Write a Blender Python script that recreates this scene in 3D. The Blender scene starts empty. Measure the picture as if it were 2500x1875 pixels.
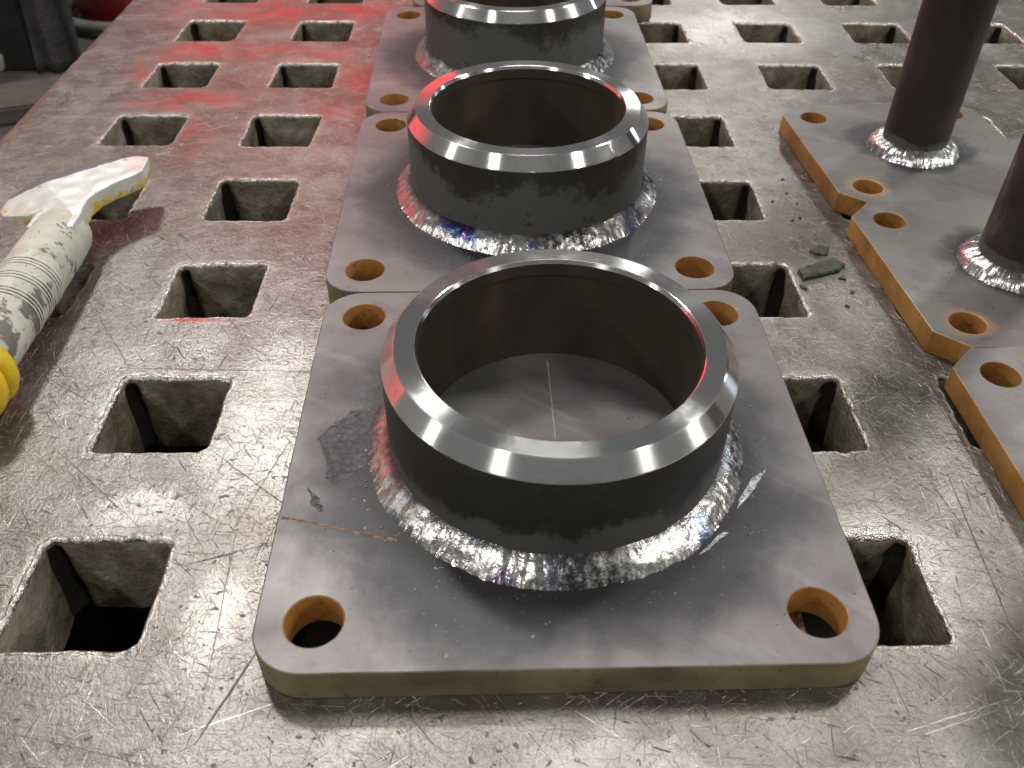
import bpy, bmesh, math, random
from mathutils import Vector, Matrix, noise as mnoise, Euler
random.seed(7)
SC = bpy.context.scene
COL = SC.collection
R = math.radians

# ------------------------------------------------------------------ camera
cam_d = bpy.data.cameras.new("camera")
cam = bpy.data.objects.new("camera", cam_d); COL.objects.link(cam)
cam.location = (-0.0303, -0.31443, 0.32886)
_pit, _yaw, _rol = 0.85384, -0.03187, 0.00913
cam.rotation_euler = (Matrix.Rotation(_yaw, 3, 'Z') @ Matrix.Rotation(_pit, 3, 'X') @ Matrix.Rotation(_rol, 3, 'Z')).to_euler()
cam_d.sensor_width = 36.0
cam_d.lens = 31.1636
cam_d.clip_start = 0.01
cam_d.clip_end = 100
cam_d.dof.use_dof = True
cam_d.dof.focus_distance = 0.47
cam_d.dof.aperture_fstop = 18
SC.camera = cam

# ------------------------------------------------------------------ world, lamps, exposure
W = bpy.data.worlds.new("World"); SC.world = W; W.use_nodes = True
W.node_tree.nodes["Background"].inputs[0].default_value = (1.0, 0.985, 0.96, 1)
W.node_tree.nodes["Background"].inputs[1].default_value = 0.165
SC.view_settings.view_transform = 'Standard'
SC.view_settings.look = 'None'
SC.view_settings.exposure = -0.2
SC.view_settings.gamma = 1.0

def lamp(name, az, el, dist, power, size, color=(1, .968, .915), size_y=None):
    """hall lamp seen from the table in direction az (clockwise from +Y), el, aimed at the table"""
    d = bpy.data.lights.new(name, 'AREA')
    d.energy = power; d.color = color
    if size_y: d.shape = 'RECTANGLE'; d.size = size; d.size_y = size_y
    else: d.shape = 'DISK'; d.size = size
    o = bpy.data.objects.new(name, d); COL.objects.link(o)
    a, e = R(az), R(el)
    p = Vector((dist*math.cos(e)*math.sin(a), dist*math.cos(e)*math.cos(a), dist*math.sin(e)))
    o.location = p
    o.rotation_euler = (Vector((0, .15, 0)) - p).to_track_quat('-Z', 'Y').to_euler()
    return o
lamp("ceiling_lamp", -27, 51, 5.0, 112, 0.5)
lamp("ceiling_lamp", 48, 50, 5.0, 66, 0.5)
lamp("ceiling_lamp", 4, 66, 5.0, 55, 1.3)  # overhead fill, added to lighten the table front
lamp("ceiling_lamp", -140, 44, 5.0, 66, 0.5)
lamp("ceiling_lamp", 124, 42, 5.0, 62, 0.5)
lamp("ceiling_lamp", -98, 24, 6.5, 85, 0.5)
lamp("ceiling_lamp", 95, 24, 6.5, 95, 0.75)
lamp("ceiling_lamp", 60, 13, 8.0, 40, 0.35, (.75, .85, 1))
lamp("ceiling_lamp", 14, 20, 9.0, 75, 0.6)
lamp("red_curtain_light", -12, 18, 4.0, 8.5, 1.1, (1, .03, .045), .28)  # red area lights standing in for an unseen red welding curtain
lamp("red_curtain_light", -52, 8, 3.2, 7, 2.2, (1, .03, .04), .7)

# ------------------------------------------------------------------ node builder
class NB:
    def __init__(s, name):
        s.m = bpy.data.materials.new(name); s.m.use_nodes = True
        s.t = s.m.node_tree; s.n = s.t.nodes; s.l = s.t.links
        s.bsdf = s.n["Principled BSDF"]
    def put(s, sock, v):
        if hasattr(v, 'is_output') or isinstance(v, bpy.types.NodeSocket): s.l.new(v, sock)
        elif v is not None: sock.default_value = v
    def set(s, **kw):
        for k, v in kw.items():
            s.put(s.bsdf.inputs[k.replace('_', ' ')], (*v, 1) if isinstance(v, tuple) and len(v) == 3 else v)
    def coord(s, kind='Object', rnd=0.0):
        c = s.n.new("ShaderNodeTexCoord").outputs[kind]
        if rnd:
            oi = s.n.new("ShaderNodeObjectInfo").outputs['Random']
            c = s.vadd(c, s.math('MULTIPLY', oi, rnd))
        return c
    def vadd(s, a, b):
        n = s.n.new("ShaderNodeVectorMath"); n.operation = 'ADD'; s.put(n.inputs[0], a); s.put(n.inputs[1], b); return n.outputs[0]
    def vscale(s, a, k):
        n = s.n.new("ShaderNodeVectorMath"); n.operation = 'SCALE'; s.put(n.inputs[0], a); n.inputs['Scale'].default_value = k; return n.outputs[0]
    def map(s, v, rot=(0, 0, 0), scale=(1, 1, 1), loc=(0, 0, 0)):
        n = s.n.new("ShaderNodeMapping"); s.put(n.inputs[0], v)
        n.inputs['Location'].default_value = loc; n.inputs['Rotation'].default_value = rot; n.inputs['Scale'].default_value = scale
        return n.outputs[0]
    def noise(s, v, scale, detail=4, rough=.55, dist=0, out=0):
        n = s.n.new("ShaderNodeTexNoise"); s.put(n.inputs['Vector'], v)
        n.inputs['Scale'].default_value = scale; n.inputs['Detail'].default_value = detail
        n.inputs['Roughness'].default_value = rough; n.inputs['Distortion'].default_value = dist
        return n.outputs[out]
    def voro(s, v, scale, out='Distance', rnd=1.0):
        n = s.n.new("ShaderNodeTexVoronoi"); s.put(n.inputs['Vector'], v); n.inputs['Scale'].default_value = scale
        n.inputs['Randomness'].default_value = rnd
        return n.outputs[out]
    def math(s, op, a, b=None, c=None, clamp=False):
        n = s.n.new("ShaderNodeMath"); n.operation = op; n.use_clamp = clamp
        s.put(n.inputs[0], a)
        if b is not None: s.put(n.inputs[1], b)
        if c is not None: s.put(n.inputs[2], c)
        return n.outputs[0]
    def mul(s, *a):
        r = a[0]
        for b in a[1:]: r = s.math('MULTIPLY', r, b)
        return r
    def add(s, *a):
        r = a[0]
        for b in a[1:]: r = s.math('ADD', r, b)
        return r
    def ss(s, v, lo, hi, a=0.0, b=1.0):
        n = s.n.new("ShaderNodeMapRange"); n.interpolation_type = 'SMOOTHSTEP'
        s.put(n.inputs[0], v); n.inputs[1].default_value = lo; n.inputs[2].default_value = hi
        n.inputs[3].default_value = a; n.inputs[4].default_value = b
        return n.outputs[0]
    def lin(s, v, lo, hi, a=0.0, b=1.0):
        n = s.n.new("ShaderNodeMapRange"); s.put(n.inputs[0], v)
        n.inputs[1].default_value = lo; n.inputs[2].default_value = hi; n.inputs[3].default_value = a; n.inputs[4].default_value = b
        return n.outputs[0]
    def mix(s, f, a, b):
        n = s.n.new("ShaderNodeMix"); n.data_type = 'RGBA'
        s.put(n.inputs[0], f)
        for k, v in ((6, a), (7, b)):
            s.put(n.inputs[k], (*v, 1) if isinstance(v, tuple) and len(v) == 3 else v)
        return n.outputs[2]
    def ramp(s, v, stops, const=False):
        n = s.n.new("ShaderNodeValToRGB"); s.put(n.inputs[0], v); r = n.color_ramp
        if const: r.interpolation = 'CONSTANT'
        while len(r.elements) < len(stops): r.elements.new(.5)
        for e, (p, c) in zip(r.elements, stops): e.position = p; e.color = (*c, 1)
        return n.outputs[0]
    def xyz(s, v):
        n = s.n.new("ShaderNodeSeparateXYZ"); s.put(n.inputs[0], v); return n.outputs
    def attr(s, name):
        n = s.n.new("ShaderNodeAttribute"); n.attribute_name = name; return n.outputs['Fac']
    def radius(s, v, cx=0.0, cy=0.0, kx=1.0, ky=1.0):
        x, y, z = s.xyz(v)
        dx = s.math('MULTIPLY', s.math('SUBTRACT', x, cx), kx); dy = s.math('MULTIPLY', s.math('SUBTRACT', y, cy), ky)
        return s.math('SQRT', s.add(s.mul(dx, dx), s.mul(dy, dy)))
    def bump(s, h, strength=.3, dist=.001, prev=None):
        n = s.n.new("ShaderNodeBump"); s.put(n.inputs['Height'], h)
        n.inputs['Strength'].default_value = strength; n.inputs['Distance'].default_value = dist
        if prev is not None: s.put(n.inputs['Normal'], prev)
        return n.outputs[0]

def rot_streak(b, c, ang, along, across, lo, hi, detail=2, w=None):
    """fine scratch field: noise squeezed across one direction"""
    v = b.map(b.map(c, rot=(0, 0, R(ang))), scale=(along, across, 1))
    if w is not None: v = b.vadd(v, w)
    return b.ss(b.noise(v, 1.0, detail, .6), lo, hi)

# ------------------------------------------------------------------ materials
def mat_table():
    b = NB("worn_cast_iron"); c = b.coord()
    big = b.noise(c, 7, 5, .6); med = b.noise(c, 42, 6, .65); fine = b.noise(c, 420, 4, .7); spk = b.noise(c, 420, 4, .75)
    warp = b.vscale(b.noise(c, 9, 2, .5, out=1), 1.6)
    def st(ang, al, ac, lo, hi, off=0.0):
        return rot_streak(b, b.map(c, loc=(off, off*1.7, 0)), ang, al, ac, lo, hi, 2, warp)
    s = [st(3, 40, 900, .63, .72), st(91, 45, 900, .64, .72, 1), st(38, 55, 800, .63, .71, 2), st(-33, 50, 900, .63, .71, 3), st(66, 45, 1000, .64, .72, 4)]
    sb = s[0]
    for q in s[1:]: sb = b.math('MAXIMUM', sb, q)
    dk = b.math('MAXIMUM', st(52, 45, 700, .67, .74, 5), st(100, 40, 750, .67, .74, 6))
    dk = b.math('MAXIMUM', dk, st(17, 60, 600, .68, .74, 7))
    grp = b.ss(b.noise(c, 16, 3, .6), .40, .60)       # scratches come in groups
    sb = b.mul(sb, b.lin(grp, 0, 1, .35, 1.0)); dk = b.mul(dk, b.lin(grp, 0, 1, .4, 1.0))
    pits = b.ss(b.noise(c, 170, 3, .62), .64, .71)
    lip = b.attr('lip')
    polish_glint = None                                       # lamp glints on polished spots, lightened in the colour
    for (cx, cy, kx, ky, r) in POLISH_GLINT:
        q = b.ss(b.add(b.radius(c, cx, cy, kx, ky), b.mul(b.math('SUBTRACT', b.noise(c, 60, 5, .7), .5), .035)), r, r*.3)
        polish_glint = q if polish_glint is None else b.math('MAXIMUM', polish_glint, q)
    col = b.ramp(big, [(.3, (.190, .174, .162)), (.5, (.250, .240, .226)), (.72, (.310, .307, .292))])
    col = b.mix(b.ss(med, .34, .62), b.mix(.6, col, (.135, .11, .095)), col)
    col = b.mix(b.mul(b.ss(spk, .56, .72), .22), col, (.46, .45, .42))
    col = b.mix(b.mul(b.ss(spk, .44, .33), .28), col, (.10, .085, .075))
    stain = b.ss(b.add(big, b.mul(med, .6)), .98, 1.13)
    col = b.mix(b.mul(stain, .5), col, (.14, .11, .085))
    oil = b.ss(b.noise(b.vadd(c, (4, 2, 0)), 5, 4, .6, .4), .44, .60)
    col = b.mix(b.mul(oil, .55), col, b.mix(.5, col, (.13, .108, .075)))
    col = b.mix(b.mul(polish_glint, .3), col, (.55, .54, .51))
    col = b.mix(b.mul(sb, .55), col, (.62, .60, .56))
    col = b.mix(b.mul(dk, .75), col, (.08, .065, .055))
    col = b.mix(b.mul(pits, .55), col, (.095, .08, .068))
    lipn = b.mul(lip, b.ss(b.noise(c, 260, 3, .7), .36, .54))
    col = b.mix(b.mul(lipn, .75), col, (.60, .58, .53))
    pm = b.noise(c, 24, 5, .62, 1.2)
    m = None                                          # red reflected glow painted into the table colour
    for (cx, cy, kx, ky, r) in RED_GLOW:
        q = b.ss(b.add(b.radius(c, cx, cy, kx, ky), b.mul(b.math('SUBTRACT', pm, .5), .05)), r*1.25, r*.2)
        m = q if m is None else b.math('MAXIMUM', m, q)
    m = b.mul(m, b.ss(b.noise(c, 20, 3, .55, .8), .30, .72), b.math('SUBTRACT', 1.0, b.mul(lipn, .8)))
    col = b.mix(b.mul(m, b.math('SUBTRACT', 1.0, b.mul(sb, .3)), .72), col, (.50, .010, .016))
    rough = b.add(b.lin(b.noise(c, 12, 5, .65), .3, .7, .22, .42), b.mul(med, .10), b.mul(lipn, -.06), b.mul(dk, .2), b.mul(pits, .25), b.mul(polish_glint, -.06))
    rough = b.math('MAXIMUM', rough, .235)
    bm = b.bump(b.add(b.mul(b.noise(c, 95, 5, .7), 1.0), b.mul(sb, -.5), b.mul(dk, -.8), b.mul(pits, -.8)), .6, .0006)
    bm = b.bump(b.noise(c, 18, 3, .5), .5, .0016, bm)
    bm = b.bump(spk, .55, .0005, bm)
    bm = b.bump(b.mul(b.noise(c, 300, 3, .7), lip), .85, .0014, bm)
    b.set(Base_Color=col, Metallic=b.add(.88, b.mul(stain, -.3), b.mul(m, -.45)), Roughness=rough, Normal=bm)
    return b.m

def mat_hole_wall():
    b = NB("rough_casting_wall"); c = b.coord()
    n = b.noise(c, 38, 6, .65); f = b.noise(c, 180, 5, .7)
    col = b.ramp(n, [(.30, (.085, .070, .050)), (.5, (.205, .180, .132)), (.7, (.38, .35, .275))])
    col = b.mix(b.mul(b.ss(b.noise(c, 17, 4, .6), .55, .70), .8), col, (.21, .115, .03))
    col = b.mix(b.mul(b.ss(f, .58, .7), .6), col, (.03, .026, .02))
    col = b.mix(b.ss(b.attr('notch'), .3, .9), col, (.018, .014, .011))
    b.set(Base_Color=col, Metallic=.15, Roughness=.72, Normal=b.bump(b.add(n, f), .9, .0022))
    return b.m

def mat_scale(name, halo, hole_rust=None, dark=1.0):
    """blue-grey mill scale with a scorched halo round the weld; halo = radius of the weld toe"""
    b = NB(name); c = b.coord(); cr = b.coord(rnd=3.0)
    big = b.noise(cr, 13, 4, .55, .6); med = b.noise(cr, 60, 5, .6); fine = b.noise(cr, 480, 3, .6)
    col = b.ramp(big, [(.30, (.130, .117, .120)), (.48, (.172, .158, .161)), (.60, (.203, .193, .192)), (.75, (.255, .258, .242))])
    col = b.mix(b.mul(b.ss(med, .5, .68), .30), col, (.085, .075, .085))
    ol = b.ss(b.noise(b.vadd(cr, (3, 5, 1)), 9, 4, .55, .4), .52, .66)
    col = b.mix(b.mul(ol, .55), col, (.20, .205, .18))
    # brushed wipe marks
    wv = b.noise(b.map(b.map(cr, rot=(0, 0, R(35))), scale=(9, 70, 1)), 1, 3, .5, .5)
    col = b.mix(b.mul(b.ss(wv, .56, .66), .35), col, (.24, .228, .225))
    r = b.radius(c)
    rn = b.add(r, b.mul(b.math('SUBTRACT', b.noise(cr, 26, 4, .6), .5), halo*.55), b.mul(b.math('SUBTRACT', b.noise(cr, .9/halo, 2, .5), .55), halo*.9), b.mul(b.math('SUBTRACT', fine, .5), halo*.10))
    hz = b.ss(rn, halo*1.48, halo*1.05)
    soot = b.ss(b.add(r, b.mul(b.math('SUBTRACT', med, .5), halo*.2), b.mul(b.math('SUBTRACT', fine, .5), halo*.14)), halo*1.15, halo*1.0)
    inside = b.ss(r, halo*.80, halo*.86)
    hz = b.mul(b.math('MAXIMUM', hz, b.mul(soot, .8)), inside); soot = b.mul(soot, inside)
    col = b.mix(b.mul(hz, .86), col, (.040, .042, .052))
    col = b.mix(b.mul(soot, .75), col, (.035, .033, .035))
    # bare blown flecks in the halo
    fl = b.mul(b.ss(b.noise(cr, 330, 3, .7), .66, .72), b.ss(rn, halo*1.22, halo*1.0), inside)
    col = b.mix(b.mul(fl, .6), col, (.40, .40, .42))
    # little rust freckles
    ru = b.ss(b.noise(cr, 85, 3, .6), .73, .78)
    col = b.mix(b.mul(ru, .6), col, (.32, .18, .08))
    sp = b.ss(b.voro(cr, 120), .10, .05)
    col = b.mix(b.mul(sp, b.ss(b.noise(cr, 30, 2), .5, .6), .8), col, (.03, .03, .03))
    if hole_rust:
        for (hx, hy) in hole_rust:
            q = b.ss(b.add(b.radius(c, hx, hy), b.mul(b.math('SUBTRACT', med, .5), .012)), .0185, .0105)
            col = b.mix(b.mul(q, .6), col, (.50, .30, .17))
    rough = b.add(b.lin(big, .3, .7, .47, .36), b.mul(med, .10), b.mul(hz, .05), b.mul(fl, -.15))
    bm = b.bump(b.add(b.mul(fine, .6), b.mul(med, .5)), .30, .0004)
    bm = b.bump(b.noise(cr, 240, 4, .7), .55, .0008, bm) if False else bm
    b.set(Base_Color=col, Metallic=.45, Roughness=rough, Normal=bm)
    return b.m

def mat_cut_edge(name, c1, c2, c3):
    b = NB(name); c = b.coord(rnd=2.0)
    n = b.noise(c, 30, 5, .6); d = b.noise(b.map(c, scale=(500, 500, 12)), 1, 2, .5)
    col = b.ramp(n, [(.3, c1), (.5, c2), (.7, c3)])
    col = b.mix(b.mul(b.ss(b.noise(c, 150, 4, .7), .58, .70), .7), col, (.07, .035, .015))
    b.set(Base_Color=col, Metallic=.1, Roughness=.62, Normal=b.bump(b.add(d, b.noise(c, 200, 3)), .45, .0005))
    return b.m

def mat_machined():
    b = NB("machined_bright_steel"); c = b.coord(rnd=1.0)
    t = b.n.new("ShaderNodeTangent"); t.direction_type = 'RADIAL'; t.axis = 'Z'
    r = b.radius(b.coord())
    gro = b.noise(b.map(b.coord(), scale=(0, 0, 0)), 1)
    cmb = b.n.new("ShaderNodeCombineXYZ"); b.put(cmb.inputs[0], b.math('MULTIPLY', r, 5200.0))
    z = b.xyz(b.coord())[2]; b.put(cmb.inputs[1], b.math('MULTIPLY', z, 5200.0))
    g = b.noise(cmb.outputs[0], 1.0, 2, .6)
    sm = b.noise(c, 60, 5, .65)
    col = b.mix(b.ss(sm, .45, .68), (.92, .92, .91), (.76, .76, .74))
    col = b.mix(b.mul(b.ss(g, .5, .7), .18), col, (.42, .42, .42))
    nzv = b.xyz(b.n.new('ShaderNodeNewGeometry').outputs['True Normal'])[2]
    flat = b.ss(nzv, .93, .99)
    b.set(Base_Color=b.mix(b.mul(flat, .9), col, (.72, .73, .73)), Metallic=1.0, Roughness=b.add(.17, b.mul(flat, -.045), b.mul(b.ss(sm, .5, .7), .05), b.mul(g, .02)), Anisotropic=1.0,
          Anisotropic_Rotation=ANISO_ROT, Tangent=t.outputs[0], Normal=b.bump(g, .05, .0001))
    return b.m

def mat_pipe_outer(name, z_toe, h, patch=.55, tint=(1, 1, 1)):
    b = NB(name); c = b.coord(); cr = b.coord(rnd=2.0)
    x, y, z = b.xyz(c)
    n = b.noise(cr, 22, 6, .62); f = b.noise(cr, 150, 5, .72)
    col = b.ramp(n, [(.3, (.022, .019, .016)), (.55, (.036, .033, .028)), (.75, (.065, .062, .052))])
    mt = b.n.new('ShaderNodeMix'); mt.data_type = 'RGBA'; mt.blend_type = 'MULTIPLY'; mt.inputs[0].default_value = 1.0
    b.put(mt.inputs[6], col); mt.inputs[7].default_value = (*tint, 1); col = mt.outputs[2]
    zz = b.add(z, b.mul(b.math('SUBTRACT', n, .5), h*1.0), b.mul(b.math('SUBTRACT', f, .5), h*.55), b.mul(b.math('SUBTRACT', b.noise(cr, 9, 2), .5), h*1.5))
    k = b.ss(zz, z_toe + h*.62, z_toe + h*.42)
    col = b.mix(b.mul(k, patch*1.4, 1.0), col, (.120, .120, .114))
    col = b.mix(b.mul(b.ss(f, .57, .64), b.ss(z, z_toe+h*.5, z_toe), .85), col, (.02, .018, .016))
    br = b.ss(b.noise(b.map(cr, scale=(1, 1, .6)), 20, 5, .6, .8), .60, .74)
    b.set(Base_Color=b.mix(b.mul(br, .35), col, (.17, .165, .13)), Metallic=.35,
          Roughness=b.add(.43, b.mul(br, -.14), b.mul(k, .08)), Normal=b.bump(b.add(f, n), .25, .0005))
    return b.m

def mat_pipe_inner():
    b = NB("brown_oxide_bore"); c = b.coord(rnd=2.0)
    n = b.noise(b.map(c, scale=(1, 1, .35)), 26, 5, .6)
    col = b.ramp(n, [(.3, (.038, .029, .021)), (.55, (.060, .047, .034)), (.75, (.105, .074, .044))])
    b.set(Base_Color=col, Metallic=.25, Roughness=.52, Normal=b.bump(b.noise(c, 220, 4), .2, .0003))
    return b.m

def mat_weld(name, blue_amount, z_top=None):
    b = NB(name); c = b.coord(); cr = b.coord(rnd=2.0)
    x, y, z = b.xyz(c)
    n = b.noise(cr, 34, 5, .62, .5); f = b.noise(cr, 260, 3, .65); g = b.noise(cr, 700, 2, .6)
    t = b.add(b.mul(n, .80), b.mul(f, .22))
    silver = b.ramp(b.add(b.mul(f, .30), b.mul(n, .70)), [(.38, (.34, .33, .32)), (.50, (.64, .63, .61)), (.62, (.82, .81, .79))])
    temper = b.ramp(t, [(.41, (.60, .58, .56)), (.455, (.24, .32, .54)), (.50, (.04, .08, .32)), (.55, (.08, .05, .18)),
                        (.585, (.42, .20, .34)), (.615, (.62, .42, .10)), (.66, (.7, .68, .66))])
    ang = b.math('ARCTAN2', y, x)
    am = b.add(b.mul(b.ss(ang, -2.75, -2.35), b.ss(ang, -1.45, -1.85)), b.mul(b.ss(ang, -1.0, -.90), b.ss(ang, -.62, -.72), .7))
    m = b.mul(b.ss(b.noise(cr, 38, 4, .6), .47, .58), b.math('MINIMUM', am, 1.0), blue_amount)
    col = b.mix(m, silver, temper)
    dk = b.ss(b.noise(cr, 18, 4, .6), .56, .66)
    col = b.mix(b.mul(dk, .45), col, (.05, .045, .045))
    rr = b.radius(c)
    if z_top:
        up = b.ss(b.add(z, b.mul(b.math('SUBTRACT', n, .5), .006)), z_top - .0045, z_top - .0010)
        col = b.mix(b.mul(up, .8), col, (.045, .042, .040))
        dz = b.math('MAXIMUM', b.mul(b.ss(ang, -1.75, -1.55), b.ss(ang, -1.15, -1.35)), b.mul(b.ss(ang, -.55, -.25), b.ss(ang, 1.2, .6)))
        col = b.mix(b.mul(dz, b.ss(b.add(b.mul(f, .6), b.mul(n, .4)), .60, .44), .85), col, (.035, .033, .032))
    b.set(Base_Color=col, Metallic=.95, Roughness=b.add(.24, b.mul(b.ss(f, .4, .7), .10), b.mul(dk, .15)),
          Normal=b.bump(b.add(b.mul(f, 1.0), b.mul(g, .25)), .45, .0009))
    return b.m

def mat_simple(name, c1, c2, scale=60, rough=.5, metal=0.0, bump=.3, bd=.0008, detail=5, lo=.38, hi=.62, **kw):
    b = NB(name); c = b.coord(rnd=1.5)
    n = b.noise(c, scale, detail, .65); f = b.noise(c, scale*6, 3, .7)
    b.set(Base_Color=b.mix(b.ss(b.add(b.mul(n, .75), b.mul(f, .25)), lo, hi), c1, c2), Metallic=metal,
          Roughness=b.add(rough, b.mul(b.math('SUBTRACT', n, .5), .2)), Normal=b.bump(b.add(n, b.mul(f, .5)), bump, bd), **kw)
    return b.m

def mat_handle():
    b = NB("dirty_cream_plastic"); c = b.coord()
    n = b.noise(c, 55, 6, .68); sm = b.noise(c, 70, 6, .66, .3)
    scr = rot_streak(b, c, 70, 110, 520, .66, .71, 2)
    scr2 = rot_streak(b, b.map(c, loc=(2, 3, 0)), 115, 110, 600, .66, .71, 2)
    col = b.mix(b.ss(n, .35, .65), (.44, .44, .37), (.56, .55, .475))
    y = b.xyz(c)[1]
    low = b.ss(y, -.02, -.11)
    col = b.mix(b.mul(b.ss(b.add(sm, b.mul(low, .05), b.mul(b.ss(b.xyz(c)[0], .004, .016), .08)), .62, .69), .85), col, (.085, .078, .055))
    col = b.mix(b.mul(b.math('MAXIMUM', scr, scr2), .8), col, (.08, .07, .05))
    b.set(Base_Color=col, Roughness=b.add(.42, b.mul(n, .2)), Normal=b.bump(n, .25, .0006))
    return b.m

def mat_hammer_head():
    b = NB("white_painted_worn_steel"); c = b.coord()
    n = b.noise(c, 75, 6, .68)
    x, y, z = b.xyz(c)
    k = b.ss(b.add(n, b.mul(z, -34.0)), -.52, -.30)            # yellow paint left on the under side
    back = b.add(b.mul(x, -.637), b.mul(y, .771), b.mul(b.math('SUBTRACT', b.noise(c, 120, 5, .7), .5), .006))
    bare = b.ss(back, .0570, .0590)                             # bare far facet, its dark reflection put into the colour
    col = b.mix(k, (.86, .86, .82), (.55, .38, .06))
    col = b.mix(b.mul(b.ss(b.noise(c, 160, 4, .7), .62, .70), .8), col, (.09, .06, .03))
    col = b.mix(bare, col, (.12, .112, .125))
    b.set(Base_Color=col, Metallic=b.mul(b.ss(k, 1.0, .0), b.ss(bare, 1.0, 0.0), .55), Roughness=b.add(.34, b.mul(bare, .2)), Normal=b.bump(n, .25, .0006))
    return b.m

ANISO_ROT = 0.25
RED_GLOW = [(-0.3509, 0.5271, 1.6, 0.8, 0.045), (-0.3187, 0.5653, 0.9, 1.6, 0.05), (-0.2966, 0.4446, 0.8, 1.6, 0.045), (-0.1561, 0.4843, 1.8, 0.8, 0.06), (-0.2255, 0.5539, 0.8, 2, 0.05), (-0.3277, 0.6812, 0.8, 1.2, 0.06), (-0.2191, 0.6928, 0.7, 1.2, 0.08), (-0.2764, 0.374, 2.6, 0.9, 0.045), (-0.1616, 0.4288, 1.3, 1.2, 0.035), (-0.3423, 0.4473, 1.5, 1, 0.03), (-0.2078, 0.1231, 0.55, 6, 0.018)]
POLISH_GLINT = [(-.149, -.09, 1.6, .9, .030), (-.140, .03, 1.1, .8, .055), (-.15, .085, 1, 1.3, .035), (.197, .142, 1.5, .8, .032), (.17, -.16, .9, 1.2, .040),
        (.15, -.06, 1, 1, .045), (-.20, -.03, 1, 1.5, .03), (.02, -.155, .5, 1.6, .022), (.24, .62, .6, 1.2, .10), (.40, .56, .6, 1.2, .09), (.13, .02, 1, 1, .03), (.45, .68, .5, 1, .08)]
M = {}
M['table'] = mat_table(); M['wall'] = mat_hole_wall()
M['edge_olive'] = mat_cut_edge("flame_cut_olive_edge", (.11, .088, .048), (.185, .145, .078), (.265, .21, .125))
M['edge_rust'] = mat_cut_edge("rusty_flame_cut_edge", (.20, .085, .018), (.34, .155, .035), (.42, .22, .07))
M['scale_big'] = mat_scale("mill_scale_plate", .0925)
M['machined'] = mat_machined()
M['pipe_out'] = mat_pipe_outer("black_mill_scale_pipe", .018, .036)
M['pipe_in'] = mat_pipe_inner()
M['weld_big'] = mat_weld("weld_metal_tempered", 1.0, .0295)

# ------------------------------------------------------------------ object helpers
def link(name, mesh, mats, parent=None, loc=None, rotz=0.0, smooth=True, angle=40):
    o = bpy.data.objects.new(name, mesh); COL.objects.link(o)
    for m in (mats if isinstance(mats, (list, tuple)) else [mats]): mesh.materials.append(m)
    if smooth:
        for p in mesh.polygons: p.use_smooth = True
        try: mesh.set_sharp_from_angle(angle=R(angle))
        except Exception: pass
    if parent: o.parent = parent
    if loc: o.location = loc
    o.rotation_euler = (0, 0, rotz)
    return o
def mesh_from(name, v, f):
    m = bpy.data.meshes.new(name); m.from_pydata([tuple(p) for p in v], [], f); m.update(); return m
def thing(name, label, cat, loc=(0, 0, 0), rotz=0.0, group=None):
    o = bpy.data.objects.new(name, None); COL.objects.link(o); o.empty_display_size = .02
    o.location = loc; o.rotation_euler = (0, 0, rotz)
    o['label'] = label; o['category'] = cat
    if group: o['group'] = group
    return o
def tag(o, label=None, cat=None, group=None, kind=None):
    for k, v in (('label', label), ('category', cat), ('group', group), ('kind', kind)):
        if v: o[k] = v
    return o
def dup_tree(root, loc, rotz, label):
    r = root.copy(); COL.objects.link(r); r.location = loc; r.rotation_euler = (0, 0, rotz); r['label'] = label
    for ch in list(root.children):
        if ch.get('unique'): continue
        c = ch.copy(); COL.objects.link(c); c.parent = r
        for g in ch.children:
            d = g.copy(); COL.objects.link(d); d.parent = c
    return r
def nz(x, y, z=0.0, s=1.0): return mnoise.noise(Vector((x*s, y*s, z*s)))

# ------------------------------------------------------------------ welding table (cast iron platen with square holes)
GX, GY, OX, OY, HW, HD, GROT = 0.11515, 0.11607, -0.20895, -0.07698, 0.0284, 0.0290, -0.0155
TH = 0.056
I0, I1, J0, J1 = -1, 9, -4, 10
XL = -0.4385
def hole_outline(i, j, n):
    """points of the hole edge in local table coords, n per side, starting at front-left going counter-clockwise"""
    cx, cy = OX + i*GX, OY + j*GY
    rs = random.Random(i*131 + j*17 + 5)
    w, d = HW*(1 + rs.uniform(-.02, .03)), HD*(1 + rs.uniform(-.03, .02))
    rad = [rs.uniform(.001, .002), rs.uniform(.001, .0055), rs.uniform(.001, .003), rs.uniform(.001, .003)]
    if cx > 0: rad[0], rad[1] = rad[1], rad[0]
    cs = [(-w, -d), (w, -d), (w, d), (-w, d)]
    # per corner offsets (holes are not quite square)
    cs = [(x + rs.uniform(-.0012, .0012), y + rs.uniform(-.001, .001)) for x, y in cs]
    out = []
    for s in range(4):
        a, c = Vector(cs[s]), Vector(cs[(s+1) % 4])
        for k in range(n):
            t = k/n
            p = a.lerp(c, t); L = (c-a).length
            # round the corners: pull points near a corner along both sides
            u = t*L
            for (dd, r, oth) in ((u, rad[s], Vector(cs[(s-1) % 4]) - a), (L-u, rad[(s+1) % 4], Vector(cs[(s+2) % 4]) - c)):
                if dd < r:
                    inward = oth.normalized()
                    q = 1 - dd/r
                    p = p + inward*(r*(1 - math.sqrt(max(0, 1 - q*q)))*.85)
            out.append((cx + p.x, cy + p.y, cx, cy))
    return out
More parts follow.
